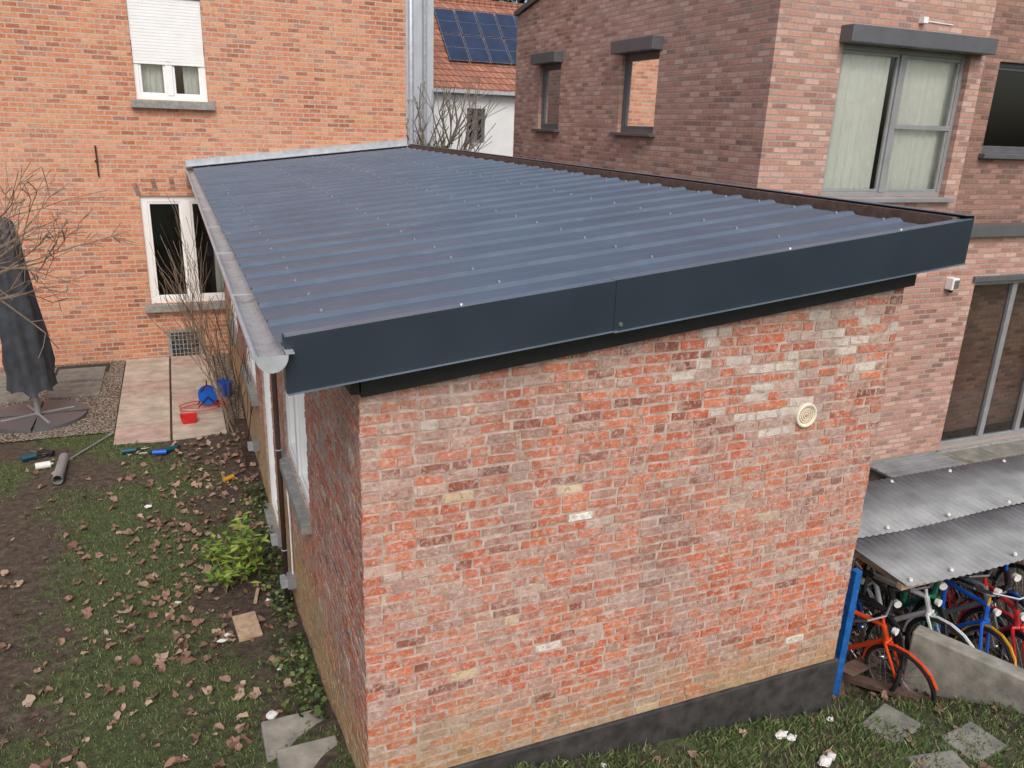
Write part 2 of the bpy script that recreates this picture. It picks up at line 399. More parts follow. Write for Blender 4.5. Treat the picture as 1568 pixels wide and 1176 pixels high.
# roof sheet: wide pans, low flat-topped ribs
per=.40; RH=.020; prof=[(0,0),(.135,0),(.141,.002),(.153,.002),(.159,0),(.29,0),(.322,RH),(.368,RH),(.398,0)]
ys=[];k=0
while 3.47+k*per<15.86:
    for a,h in prof:
        yy=3.47+k*per+a
        if yy<=15.86: ys.append((yy,h))
    k+=1
xs=[.36,1.6,2.9,4.27]
vs=[(x,yy,zr(x)-.034+h) for x in xs for yy,h in ys]; n=len(ys)
fs=[(i*n+j,(i+1)*n+j,(i+1)*n+j+1,i*n+j+1) for i in range(len(xs)-1) for j in range(n-1)]
r=MB(); r.add(vs,fs,'sheet'); o=r.obj('roof_sheet',ext); so=o.modifiers.new('s','SOLIDIFY'); so.thickness=.004; so.offset=-1
sc=MB()
for k in range(31):
    yc=3.47+k*per+.345
    if yc>15.8: break
    for xx in (.62,1.55,2.45,3.35,4.15):
        x0=xx+ru(-.02,.02); z=zr(x0)-.034+RH
        sc.cyl((x0,yc,z),(x0,yc,z+.004),.015,.015,'chrome',8); sc.cyl((x0,yc,z+.004),(x0,yc,z+.013),.010,.008,'fasciasky',6)
sc.obj('roof_screws',ext)
def slab_x(mb,x0,x1,y0,y1,t0,t1,k):
    vs=[(x,y,zr(x)+t) for x in(x0,x1) for y in(y0,y1) for t in(t0,t1)]
    mb.add(vs,[(0,1,3,2),(4,6,7,5),(0,4,5,1),(2,3,7,6),(0,2,6,4),(1,5,7,3)],k)
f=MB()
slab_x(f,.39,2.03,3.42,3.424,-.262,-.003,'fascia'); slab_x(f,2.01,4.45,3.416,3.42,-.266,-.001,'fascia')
slab_x(f,.39,2.02,3.42,3.475,-.003,.001,'fasciasky'); slab_x(f,2.0,4.44,3.416,3.475,0,.004,'fasciasky')
slab_x(f,.39,2.03,3.405,3.42,-.266,-.262,'fasciasky'); slab_x(f,2.01,4.45,3.40,3.416,-.27,-.266,'fasciasky')
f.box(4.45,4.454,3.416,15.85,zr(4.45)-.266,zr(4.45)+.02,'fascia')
f.box(4.385,4.452,3.416,15.85,zr(4.45)+.02,zr(4.45)+.024,'fasciasky')
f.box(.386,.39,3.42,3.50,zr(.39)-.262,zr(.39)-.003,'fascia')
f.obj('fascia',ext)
f=MB(); f.box(4.35,4.41,3.48,15.85,zr(4.4)-.16,zr(4.4)+.012,'wood'); f.box(.42,.46,3.5,15.85,2.45,2.64,'wood'); f.obj('timber_batten',ext)
f=MB(); slab_x(f,.74,4.22,3.545,3.594,-.395,-.1,'black'); slab_x(f,.45,4.44,3.43,3.544,-.25,-.22,'black'); slab_x(f,.45,4.44,3.63,15.85,-.25,-.22,'black')
f.box(.690,.732,3.55,15.85,2.36,2.6,'black'); f.obj('black_membrane',ext)
f=MB()
f.cyl((2.05,3.416,zr(2.05)-.235),(2.05,3.408,zr(2.05)-.235),.013,.01,'chrome',8)
for x in (1.2,3.1,3.9): f.cyl((x,3.445,zr(x)+.001),(x,3.445,zr(x)+.01),.012,.009,'chrome',8)
f.obj('fascia_screws',ext)
# gutter
gq=MB(); N=10; cx,cz=.325,2.635; rr=.070
for rad,kk in((rr,'zinc'),(rr-.005,'zincin')):
    vs=[]
    for yy in(3.36,15.85):
        for i in range(N+1):
            t=math.pi+math.pi*i/N; vs.append((cx+rad*math.cos(t),yy,cz+rad*math.sin(t)*(1.1 if kk=='zinc' else .75)))
    gq.add(vs,[(i,i+1,N+2+i,N+1+i) for i in range(N)],kk)
gq.cyl((cx-rr,3.36,cz),(cx-rr,15.85,cz),.012,.012,'zinc',8)
gq.box(cx+rr-.012,.42,3.36,15.85,cz+.002,cz+.007,'zinc')
e=[(cx+rr*math.cos(math.pi+math.pi*i/N),3.358,cz+rr*1.1*math.sin(math.pi+math.pi*i/N)) for i in range(N+1)]
gq.add(e,[tuple(range(N+1))],'zinc')
for i in range(8):
    yy=4.6+i*1.5; gq.box(cx-rr-.004,cx+rr+.02,yy,yy+.022,cz+.009,cz+.013,'zinc')
gq.obj('gutter',ext,smooth=False)
d=MB(); d.tube([(.33,6.75,2.56),(.34,6.75,2.45),(.66,6.75,2.2),(.66,6.75,-.85)],.022,'rust',12); 
for z in(-.2,.8,1.7): d.torus((.66,6.75,z),(0,0,1),.025,.006,'zinc',16,5)
d.obj('downpipe',ext,smooth=True)
f=MB()
slab_x(f,.25,4.34,15.84,15.89,-.03,.12,'zinc'); slab_x(f,.25,4.34,15.70,15.84,.005,.012,'zinc'); f.obj('wall_flashing',ext)
v=MB(); c=(3.55,3.588,1.93)
v.cyl((3.55,3.605,1.93),(3.55,3.588,1.93),.079,.079,'cream',32); v.torus((3.55,3.586,1.93),(0,1,0),.071,.010,'cream',36,8)
for rad in(.052,.037,.022): v.torus((3.55,3.588,1.93),(0,1,0),rad,.0035,'woodl',32,6)
v.cyl((3.55,3.588,1.93),(3.55,3.58,1.93),.010,.008,'woodl',12)
v.obj('vent_grille',ext,smooth=False)
# ------------------------------------------------------------------ left house
lh=empty('brick_house')
w=MB(); O=[(-.44,.72,3.8,5.45),(-.56,.95,.2,2.17)]
wallmesh(w,'F',15.9,-14,4.34,-1.2,9,O,.12,'brickA')
w.add([(4.34,15.9,-1.2),(4.34,24,-1.2),(4.34,24,9),(4.34,15.9,9)],[(0,1,2,3)],'brickA')
w.add([(-14,15.9,9),(4.34,15.9,9),(4.34,20,12.5),(-14,20,12.5)],[(0,1,2,3)],'tile')
w.add([(4.34,15.9,9),(4.34,20,12.5),(4.34,24,9)],[(0,1,2)],'brickA')
w.obj('brick_walls',lh)
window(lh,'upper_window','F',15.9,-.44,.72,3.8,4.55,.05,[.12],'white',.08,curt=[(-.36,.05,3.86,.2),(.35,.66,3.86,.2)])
s=MB()
z=4.38; 
s.box(-.43,.71,15.94,15.945,4.38,5.44,'white')
for i in range(21): s.box(-.43,.71,15.932,15.941,z+.004,z+.046,'white'); z+=.05
s.obj('roller_shutter',lh)
s=MB(); s.box(-.53,.83,15.78,15.94,3.66,3.795,'stone'); s.box(-.66,1.05,15.78,15.94,.06,.195,'stone'); s.obj('sills',lh,bevel=.01)
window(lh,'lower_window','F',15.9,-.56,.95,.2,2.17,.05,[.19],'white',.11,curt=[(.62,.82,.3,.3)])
s=MB(); n=17
for i in range(n):
    t=(i+.5)/n; u=-.62+(1.01+.62)*t; a=(t-.5)*.55; z=2.19+.14*(1-(2*t-1)**2)
    mt=Matrix.Translation((u,15.9,z))@Matrix.Rotation(a,4,'Y')
    s.box(-.040,.040,-.008,.02,-.03,.19,'brickC' if i%3==0 else 'brickA',mt)
s.obj('arch_lintel',lh)
s=MB(); s.cyl((-1.165,15.87,2.5),(-1.165,15.87,3.02),.014,.014,'rust',6); s.cyl((-1.165,15.87,2.76),(-1.2,15.87,2.76),.02,.02,'rust',6)
s.box(-1.18,-1.15,15.86,15.9,2.74,2.78,'rust'); s.obj('wall_anchor',lh)
s=MB(); s.box(-.34,.27,15.86,15.9,-.36,-.30,'stone'); s.box(-.34,-.29,15.86,15.9,-.82,-.36,'stone'); s.box(.22,.27,15.86,15.9,-.82,-.36,'stone')
s.box(-.29,.22,15.885,15.895,-.82,-.36,'dark')
for i in range(8): s.box(-.29+i*.07,-.275+i*.07,15.865,15.88,-.82,-.36,'alu')
for i in range(5): s.box(-.29,.22,15.868,15.878,-.78+i*.09,-.77+i*.09,'alu')
s.obj('cellar_grate',lh)
s=MB(); s.cyl((4.42,15.82,-.8),(4.42,15.82,9),.05,.05,'zinc',12)
for z in range(0,9,2): s.torus((4.42,15.82,z),(0,0,1),.055,.01,'zinc',16,5)
s.obj('downpipe',lh,smooth=True)
# ------------------------------------------------------------------ right house
rh=empty('brick_house')
w=MB()
S=[(13.65,14.55,3.55,4.68),(10.45,11.5,3.55,4.68)]
wallmesh(w,'L',6.56,8.0,15.74,-1.2,5.5,S,.14,'brickB')
w.add([(6.56,15.74,5.5),(6.56,8,5.5),(6.56,8,7.0),(6.56,15.74,5.62)],[(0,1,2,3)],'brickB')
F1=[(7.58,9.75,2.86,4.67)]
wallmesh(w,'F',8.0,6.56,10.0,-1.2,7,F1,.14,'brickB')
w.add([(10.0,8,-1.2),(10.0,8.2,-1.2),(10.0,8.2,7),(10.0,8,7)],[(0,1,2,3)],'brickB')
wallmesh(w,'F',8.2,10.0,16,-1.2,7,[(10.55,11.9,3.45,4.65)],.14,'brickC')
F2=[(10.06,12.6,-.72,1.77)]
wallmesh(w,'F',7.5,6.3,16,-1.2,2.44,F2,.14,'brickB')
w.add([(6.3,7.5,-1.2),(6.3,8.0,-1.2),(6.3,8.0,2.44),(6.3,7.5,2.44)],[(0,1,2,3)],'brickB')
w.add([(6.56,15.74,-1.2),(14,15.74,-1.2),(14,15.74,5.62),(6.56,15.74,5.62)],[(0,1,2,3)],'brickB')
w.add([(6.5,15.8,5.64),(6.5,7.9,7.05),(16,7.9,7.05),(16,15.8,5.64)],[(0,1,2,3)],'tile')
w.obj('brick_walls',rh)
w=MB(); w.box(6.24,16,7.42,8.0,2.44,2.50,'dalu'); w.box(6.24,16,7.40,7.42,2.40,2.54,'dalu')
w.add([(6.5,15.8,5.62),(6.5,7.9,7.03),(6.5,7.9,7.12),(6.5,15.8,5.71)],[(0,1,2,3)],'dalu')
w.obj('copings',rh)
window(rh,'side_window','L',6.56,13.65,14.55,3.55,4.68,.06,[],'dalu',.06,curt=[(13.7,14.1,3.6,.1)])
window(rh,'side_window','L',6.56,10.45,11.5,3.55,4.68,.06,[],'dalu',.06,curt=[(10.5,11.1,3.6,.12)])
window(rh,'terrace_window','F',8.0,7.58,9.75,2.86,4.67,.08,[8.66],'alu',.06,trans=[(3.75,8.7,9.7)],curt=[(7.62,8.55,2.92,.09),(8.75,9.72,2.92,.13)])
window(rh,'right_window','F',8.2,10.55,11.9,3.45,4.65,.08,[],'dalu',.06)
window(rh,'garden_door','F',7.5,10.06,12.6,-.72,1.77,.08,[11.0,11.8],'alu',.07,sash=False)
s=MB()
for a,bb in((13.58,14.62),(10.38,11.57)):
    s.box(6.38,6.6,a,bb,4.68,4.86,'dalu'); s.box(6.46,6.68,a,bb,3.50,3.549,'dalu')
s.box(7.5,9.93,7.80,8.05,4.67,4.86,'dalu'); s.box(7.52,9.85,7.9,8.08,2.80,2.859,'alu')
s.box(10.5,12,8.1,8.25,3.38,3.449,'dalu')
s.box(10.0,12.7,7.42,7.55,-.79,-.721,'stone')
s.box(10.0,12.7,7.46,7.52,1.771,1.85,'dalu')
s.obj('sills_and_boxes',rh,bevel=.008)
s=MB(); s.box(9.48,9.60,7.38,7.5,1.70,1.86,'white'); s.box(9.50,9.58,7.36,7.38,1.72,1.84,'chrome'); s.cyl((9.54,7.44,1.70),(9.54,7.44,1.66),.03,.03,'dark',10); s.obj('wall_lamp',rh,bevel=.01)
s=MB(); s.box(8.72,8.80,7.93,8,4.97,5.04,'white'); s.tube([(8.8,7.99,5.0),(9.3,7.99,4.99)],.006,'white',6); s.obj('sensor',rh)
# ------------------------------------------------------------------ distant houses
wh=empty('white_house'); w=MB()
wallmesh(w,'F',30,9.25,18,-1.2,4.9,[(10.56,11.3,2.9,4.15)],.2,'plaster')
w.add([(9.25,30,-1.2),(9.25,37,-1.2),(9.25,37,4.9),(9.25,33.5,8.2),(9.25,30,4.9)],[(0,1,2,3,4)],'plaster'); w.obj('plaster_walls',wh)
w=MB(); w.add([(9.1,29.7,4.75),(18,29.7,4.75),(18,33.5,8.3),(9.1,33.5,8.3)],[(0,1,2,3)],'tile'); w.add([(9.1,37.3,4.75),(18,37.3,4.75),(18,33.5,8.3),(9.1,33.5,8.3)],[(0,1,2,3)],'tile')
w.box(9.1,18,29.62,29.72,4.66,4.78,'zinc'); w.cyl((9.1,33.5,8.3),(18,33.5,8.3),.12,.12,'tile',8); w.obj('tile_roof',wh)
window(wh,'window','F',30,10.56,11.3,2.9,4.15,.1,[10.93],'dalu',.08)
w=MB(); 
sl=Vector((0,3.8,3.55)).normalized(); nn=Vector((0,-3.55,3.8)).normalized()
for r_ in range(2):
    for c_ in range(5):
        o=Vector((10.1+c_*.86,29.7,4.75))+sl*(1.5+r_*1.5)+nn*.08
        def q(a,bb,dn): return o+Vector((1,0,0))*a+sl*bb+nn*dn
        for a0,a1,b0,b1,dn,kk in((0,.82,0,1.45,.03,'chrome'),(.03,.79,.03,1.42,.036,'panel')):
            w.add([q(a0,b0,dn),q(a1,b0,dn),q(a1,b1,dn),q(a0,b1,dn)],[(0,1,2,3)],kk)
        w.add([q(.03,.715,.040),q(.79,.715,.040),q(.79,.735,.040),q(.03,.735,.040)],[(0,1,2,3)],'chrome')
w.obj('solar_panels',wh)
ph=empty('plaster_house'); w=MB(); wallmesh(w,'F',26,5.0,8.0,-1.2,9,[],.1,'greypl'); w.add([(8,26,-1.2),(8,33,-1.2),(8,33,9),(8,26,9)],[(0,1,2,3)],'greypl')
w.add([(4.9,25.9,9),(8.1,25.9,9),(8.1,30,12),(4.9,30,12)],[(0,1,2,3)],'tile')
w.cyl((7.7,25.93,-.8),(7.7,25.93,9),.07,.07,'zinc',8); w.obj('walls',ph)
# ------------------------------------------------------------------ paving
gp=MB(); gp.add([(-8,12.1,-.84),(-1.1,12.1,-.84),(-1.1,15.9,-.84),(-8,15.9,-.84)],[(0,1,2,3)],'gravel')
gp.add([(.45,12.1,-.84),(.72,12.1,-.84),(.72,15.9,-.84),(.45,15.9,-.84)],[(0,1,2,3)],'gravel'); gp.obj('gravel')
pv=MB()
for i in range(2):
    for j in range(6):
        x=-1.08+i*.765; y=11.55+j*.725; o=ru(-.006,.006)
        pv.box(x,x+.735,y,y+.685,-.9,-.815+o,'slab' if (i+j)%3 else 'slab2')
for j in range(2):
    for i in range(2):
        x=-2.15-i*1.0; y=13.9+j*.85; pv.box(x,x+.75,y,y+.75,-.9,-.815+ru(-.005,.005),'slabg')
pv.obj('paving',bevel=.008)
pv=MB()
for i in range(14):
    for j in range(3):
        x=5.2+i*.62;y=5.75+j*.58; pv.box(x,x+.605,y,y+.57,-.95,-.745+ru(-.004,.004),'slabg')
pv.obj('patio',bevel=.006)
pv=MB(); pv.box(.24,.66,4.45,4.86,-.75,-.46,'concrete'); pv.box(.3,.69,4.02,4.42,-.6,-.34,'concrete'); pv.obj('concrete_steps',bevel=.015)
pv=MB()
for (x,y,a) in((4.55,3.3,.3),(4.55,2.85,-.2),(5.05,3.0,.1)):
    mt=Matrix.Translation((x,y,gz(x,y)+.004))@Matrix.Rotation(a,4,'Z'); pv.box(-.19,.19,-.14,.14,-.04,.02,'slabg',mt)
pv.obj('stepping_stones',bevel=.01)
m_=MB(); m_.box(-2.2,-1.35,15.25,15.7,-.836,-.815,'mat'); m_.obj('door_mat',bevel=.005)
# ------------------------------------------------------------------ grass
gb=MB()
GC=[lin(80,102,54),lin(96,118,64),lin(68,90,48),lin(108,124,76),lin(136,134,96)]
def blade(x,y,h,b=1):
    z=gz(x,y)-.005; a=ru(0,6.28); l=ru(.2,.9)*h; wd=ru(.003,.0055)
    dx,dy=math.cos(a),math.sin(a); t=ru(0,6.28); lx,ly=math.cos(t)*l,math.sin(t)*l
    c=random.choice(GC); k=ru(.7,1.2)*b
    gb.add([(x-dx*wd,y-dy*wd,z),(x+dx*wd,y+dy*wd,z),(x+lx*.5+dx*wd*.6,y+ly*.5+dy*wd*.6,z+h*.7),(x+lx,y+ly,z+h)],[(0,1,2,3)],'grass',(c[0]*k,c[1]*k,c[2]*k))
cnt=0
while cnt<82000:
    x=ru(-4.6,.72); y=4.0+8.1*R()**1.15
    if lawnmask(x,y)<ru(.0,.6): 
        cnt+=.35; continue
    blade(x,y,ru(.016,.042)*(1+.35*noise.noise(Vector((x,y,0))))); cnt+=1
for i in range(34000):
    x=ru(.6,6.2); y=3.56-1.3*R()
    if noise.noise(Vector((x*2,y*2,8)))<ru(-.5,.1): continue
    if x>4.3 and R()<.4: continue
    blade(x,y,ru(.025,.072),1.15)
for i in range(4000):
    x=ru(4.25,5.4); y=ru(3.56,5.5)
    if R()<.5: blade(x,y,ru(.02,.06))
gb.obj('grass')
lf=MB()
def leaf(x,y,s,z=None):
    c=random.choice([lin(148,120,102),lin(168,140,120),lin(118,90,74),lin(178,154,134),lin(152,116,100),lin(128,104,86)]); k=ru(.75,1.08)
    N=random.choice([9,11,12,13]); pts=[(0,0,0)]; ph=ru(0,6); as_=ru(.55,.95)
    for i in range(N):
        t=2*math.pi*i/N; r=s*ru(.5,1.15)
        pts.append((r*math.cos(t),r*math.sin(t)*as_,s*.55*abs(math.sin(t+ph))*ru(.4,1.3)))
    mt=Matrix.Translation((x,y,(gz(x,y) if z is None else z)+.022))@Euler((ru(-.5,.5),ru(-.5,.5),ru(0,6.28))).to_matrix().to_4x4()
    lf.add([mt@Vector(q) for q in pts],[(0,i,i%N+1) for i in range(1,N+1)],'leaf',(c[0]*k,c[1]*k,c[2]*k))
for i in range(760):
    if R()<.68: x=random.gauss(-.15,.6); y=random.gauss(7.8,1.8)
    else: x=ru(-4.5,.65); y=ru(4.6,11.8)
    if y<4.4 or y>11.8 or x>.66: continue
    leaf(x,y,ru(.022,.066))
for i in range(60): leaf(ru(1.2,6),ru(2.5,3.5),ru(.025,.05))
for i in range(130): leaf(ru(-.3,.68),ru(9,11.5),ru(.02,.06))
for i in range(60): leaf(ru(4.4,6.5),ru(3.6,5.2),ru(.03,.055))
lf.obj('fallen_leaves')
db=MB()
def chunk(x,y,s,k='debris'):
    bm=bmesh.new(); bmesh.ops.create_icosphere(bm,subdivisions=2,radius=1)
    sc_=(ru(.8,1.5),ru(.6,1),ru(.3,.5))
    ps=[Vector((v.co.x*sc_[0],v.co.y*sc_[1],v.co.z*sc_[2]))*s*(1+.55*noise.noise(v.co*2.2+Vector((x,y,0)))) for v in bm.verts]
    o=Vector((x,y,gz(x,y)+s*.3+.02)); fs_=[[v.index for v in f.verts] for f in bm.faces]; bm.free()
    db.add([o+q for q in ps],fs_,k)
for x,y,s in((3.6,3.4,.04),(3.66,3.36,.03),(3.72,3.1,.05),(3.8,3.13,.04),(4.1,3.45,.025),(2.2,3.45,.022),(.33,5.0,.05),(.05,6.3,.035),(.1,6.4,.03),(-.3,7.2,.03),(.45,5.6,.02),(-.6,9.4,.035),(.5,6.9,.025)): chunk(x,y,s)
db.obj('plaster_debris')
wd=MB(); mt=Matrix.Translation((.27,6.45,gz(.27,6.45)+.05))@Matrix.Rotation(.1,4,'Z')@Matrix.Rotation(.08,4,'X'); wd.box(-.1,.1,-.17,.17,-.012,.02,'woodl',mt)
wd.obj('wood_board',bevel=.004)
wd=MB(); mt=Matrix.Translation((.4,7.0,gz(.4,7)+.05))@Matrix.Rotation(-.2,4,'Z'); wd.box(-.015,.015,-.12,.12,-.01,.012,'woodl',mt); wd.obj('wood_stick')
# ------------------------------------------------------------------ trees
def tree(mb,base,dirv,L,r,depth,k,spread=.6,up=.25,minr=.003,seg=4,kids=(2,4)):
    p0=Vector(base); d=Vector(dirv).normalized(); rr_=r
    for i in range(seg):
        d2=(d+Vector((ru(-1,1),ru(-1,1),ru(-1,1)))*.16+Vector((0,0,up*.12))).normalized()
        p1=p0+d2*L/seg; r1=max(minr,rr_*.86)
        mb.cyl(p0,p1,rr_,r1,k,6 if rr_>.015 else 4,False)
        if depth>0 and i>0:
            for _ in range(random.randint(*kids) if i==seg-1 else random.randint(1,2)):
                ax=Vector((ru(-1,1),ru(-1,1),ru(-.6,1))).normalized()
                nd=(d2+ax*spread*1.3+Vector((0,0,up*.4))).normalized()
                tree(mb,p1,nd,L*ru(.5,.75),r1*ru(.5,.72),depth-1,k,spread,up,minr,max(2,seg-1),kids)
        p0,d,rr_=p1,d2,r1
t=MB(); zb=-.87
t.cyl((-2.85,11.6,zb),(-2.8,11.55,1.5),.09,.075,'bark',10)
for a in range(7):
    an=a*.9; tree(t,(-2.8,11.55,1.1+a*.07),(math.cos(an),math.sin(an)*.8,.45),.9,.032,2,'bark',.7,.05,.0055)
tree(t,(-2.8,11.55,1.4),(1,-.2,.55),1.0,.035,3,'bark',.65,.1,.0055); tree(t,(-2.8,11.55,1.5),(.8,.1,.9),1.1,.03,2,'bark',.6,.1,.0055)
t.obj('bare_fruit_tree')
t=MB()
for i in range(7): tree(t,(.45+ru(-.1,.1),11.7+ru(-.4,.4),-.87),(ru(-.4,.05),ru(-.3,.3),1),ru(1.2,1.7),.014,2,'bark',.4,.5,.004,5,(1,2))
for i in range(4): tree(t,(.58,10.2+ru(-.4,.4),-.87),(ru(-.2,.05),ru(-.2,.2),1),ru(1.4,2.2),.012,1,'rust',.35,.5,.004,5,(1,2))
t.obj('bare_shrub')
t=MB()
t.cyl((6.3,20.5,-.87),(6.25,20.5,1.6),.14,.1,'barkg',8)
for a in range(7):
    tree(t,(6.25,20.5,1.4+a*.15),(math.cos(a*2.2),math.sin(a*2.2),1.1),1.4,.06,2,'barkg',.6,.3,.010)
t.obj('bare_tree')
def foliage(mb,c,rad,n,s,cols,k='fol'):
    for i in range(n):
        v=Vector((random.gauss(0,1),random.gauss(0,1),random.gauss(0,1))).normalized()*R()**.4
        v=Vector((v.x*rad[0],v.y*rad[1],v.z*rad[2]))*(1+.35*noise.noise(v*2.2)); o=Vector(c)+v
        e_=Euler((ru(0,3),ru(0,3),ru(0,6))).to_matrix(); q=s*ru(.6,1.3); cc=random.choice(cols); kk=ru(.6,1.2)
        mb.add([o+e_@Vector((-q,0,0)),o+e_@Vector((0,-q*.4,q*.1)),o+e_@Vector((q,0,0)),o+e_@Vector((0,q*.4,q*.1))],[(0,1,2,3)],k,tuple(x*kk for x in cc[:3]))
fb=MB(); G=[lin(60,80,40),lin(84,104,56),lin(44,62,32),lin(120,130,80)]
for i in range(9): foliage(fb,(6.7+ru(-.9,1.1),19.3+ru(-.4,.4),1.7+ru(-.5,1.15)),(.5,.5,.6),380,.06,G+[lin(150,140,100)]*2)
for i in range(4): fb.cyl((6.6+i*.2,19.3,-.87),(6.6+i*.25,19.3,1.6),.03,.02,'barkg',6)
fb.obj('hedge_shrub')
tr=MB(); 
for i in range(12):
    x=6+i*1.5+ru(-.4,.4); tr.cyl((x,46,-.9),(x,46,8),.25,.15,'bark',8)
    for j in range(4): foliage(tr,(x+ru(-.9,.9),46+ru(-1,1),6.5+j*2+ru(-.4,.4)),(1.5,1.3,1.6),300,.24,[lin(58,76,50),lin(80,98,64),lin(44,60,42)])
tr.obj('distant_trees')
lb=MB(); GL=[lin(136,164,64),lin(104,140,56),lin(164,180,84),lin(80,112,48)]
for i in range(34):
    b0=Vector((.28+ru(-.2,.2),7.5+ru(-.3,.3),-.85)); tp=b0+Vector((ru(-.22,.18),ru(-.25,.25),ru(.2,.56))); lb.cyl(b0,tp,.005,.003,'bark',4,False)
    for j in range(9):
        o=b0.lerp(tp,.35+.65*j/8); an=j*2.4+i; d_=Vector((math.cos(an),math.sin(an),ru(.0,.6))).normalized(); sd=d_.cross(Vector((0,0,1))).normalized()
        Lf=ru(.09,.14); wf=.026; cc=random.choice(GL); k_=ru(.7,1.15)
        lb.add([o,o+d_*Lf*.45+sd*wf,o+d_*Lf+Vector((0,0,-.015)),o+d_*Lf*.45-sd*wf],[(0,1,2),(0,2,3)],'fol',tuple(x*k_ for x in cc[:3]))
lb.obj('laurel_bush')
wv=MB()
for i in range(1300):
    y=ru(4.7,9.5); x=.7-abs(random.gauss(0,.15)); 
    if noise.noise(Vector((x*2,y*1.5,6)))<-.15: continue
    s_=ru(.014,.032); z=gz(x,y)+ru(.01,.1); e_=Euler((ru(-.7,.7),ru(-.7,.7),ru(0,6))).to_matrix(); o=Vector((x,y,z)); c=random.choice(G)
    wv.add([o+e_@Vector(q) for q in((-s_,0,0),(0,-s_*.8,0),(s_,0,0),(0,s_*.8,0))],[(0,1,2,3)],'fol',c)
wv.obj('weeds')
# ------------------------------------------------------------------ umbrella
um=empty('garden_umbrella'); u=MB(); ux,uy=-2.17,13.05
prof=[(.06,2.12),(.13,2.08),(.16,1.9),(.2,1.4),(.24,.9),(.27,.4),(.29,0),(.27,-.2),(.3,-.38)]
N=28; vs=[]
for r_,z in prof:
    for i in range(N):
        t=2*math.pi*i/N; q=r_*(1+.16*math.sin(t*7+z*1.3)+.08*math.sin(t*3+z*4)); vs.append((ux+q*math.cos(t)-.09*(z+.8)/3,uy+q*math.sin(t),z+.03*math.sin(t*5)))
u.add(vs,[(a*N+i,a*N+(i+1)%N,(a+1)*N+(i+1)%N,(a+1)*N+i) for a in range(len(prof)-1) for i in range(N)]+[tuple(range(N))],'cover'); u.obj('cover',um,smooth=True)
u=MB(); u.cyl((ux,uy,-.82),(ux,uy,0),.026,.026,'alu',12); u.cyl((ux,uy,-.80),(ux,uy,-.5),.045,.04,'alu',12)
for a in range(4):
    t=a*math.pi/2+.4; c_,s_=math.cos(t),math.sin(t); u.tube([(ux,uy,-.78),(ux+.5*c_,uy+.5*s_,-.79)],.02,'alu',6)
for q in range(4):
    t0=q*math.pi/2+.03; vs=[]
    for zz in(-.84,-.79):
        for rr_ in(.08,.66):
            for i in range(11): tt=t0+(math.pi/2-.06)*i/10; vs.append((ux+rr_*math.cos(tt),uy+rr_*math.sin(tt),zz))
    fs=[(22+i,22+i+1,33+i+1,33+i) for i in range(10)]+[(11+i,11+i+1,33+i+1,33+i) for i in range(10)]
    u.add(vs,fs,'dalu')
u.obj('base',um)
# ------------------------------------------------------------------ tools
def drill(name,x,y,a,k):
    z=gz(x,y)+.06; mt=Matrix.Translation((x,y,z))@Matrix.Rotation(a,4,'Z')@Matrix.Rotation(math.pi/2,4,'X')@Matrix.Scale(1.2,4); d=MB()
    T=lambda q:mt@Vector(q)
    d.cyl(T((-.09,0,0)),T((.06,0,0)),.034,.032,k,12); d.cyl(T((.06,0,0)),T((.11,0,0)),.024,.016,'rubber',10); d.cyl(T((.11,0,0)),T((.2,0,0)),.004,.004,'chrome',6)
    d.cyl(T((-.04,-.02,0)),T((-.06,-.14,0)),.02,.019,'rubber',10); d.box(-.11,-.0,-.19,-.14,-.035,.035,'rubber',mt); d.obj(name,bevel=.003)
drill('cordless_drill',-2.05,11.3,.4,'teal'); drill('cordless_drill',-1.88,11.42,2.6,'rubber'); drill('cordless_drill',-.85,11.15,.1,'teal'); drill('cordless_drill',-.5,11.0,3.0,'bluep'); drill('cordless_drill',-.33,11.1,.5,'teal')
d=MB(); vs=[]; 
for r_ in(.06,.055):
    for yy in(10.4,11.15):
        for i in range(20): t=2*math.pi*i/20; vs.append((-1.64+r_*math.cos(t),yy,gz(-1.64,10.8)+.07+r_*math.sin(t)))
d.add(vs,[(i,(i+1)%20,20+(i+1)%20,20+i) for i in range(20)]+[(40+i,40+(i+1)%20,60+(i+1)%20,60+i) for i in range(20)]+[(i,(i+1)%20,40+(i+1)%20,40+i) for i in range(20)],'alu'); d.obj('metal_tube')
d=MB(); z=gz(-1.9,11); d.cyl((-1.95,10.95,z+.055),(-1.78,10.98,z+.055),.045,.045,'debris',14); d.cyl((-1.78,10.98,z+.055),(-1.75,10.985,z+.055),.02,.02,'chrome',10); d.obj('sealant_can')
d=MB(); d.cyl((-1.6,11.1,z+.03),(-1.15,11.9,z+.03),.012,.012,'alu',8); d.cyl((-1.15,11.9,z+.03),(-1.1,12,z+.03),.02,.02,'alu',8); d.obj('metal_rod')
d=MB(); c=Vector((.22,12.75,-.62))
for sx in(-.07,.07): d.cyl(c+Vector((0,sx-.006,0)),c+Vector((0,sx+.006,0)),.14,.14,'bluep',20)
d.cyl(c-Vector((0,.06,0)),c+Vector((0,.06,0)),.08,.08,'bluep',16)
for i in range(5): d.torus(c+Vector((0,-.05+i*.025,0)),(0,1,0),.1,.012,'red',24,6)
d.tube([c+Vector((-.16,-.1,-.18)),c+Vector((0,-.1,0)),c+Vector((.16,-.1,-.18))],.01,'rubber',6); d.tube([c+Vector((-.16,.1,-.18)),c+Vector((0,.1,0)),c+Vector((.16,.1,-.18))],.01,'rubber',6)
d.tube([c+Vector((-.1,-.1,.1)),c+Vector((0,-.1,.2)),c+Vector((0,.1,.2))],.01,'rubber',6); d.obj('cable_reel')
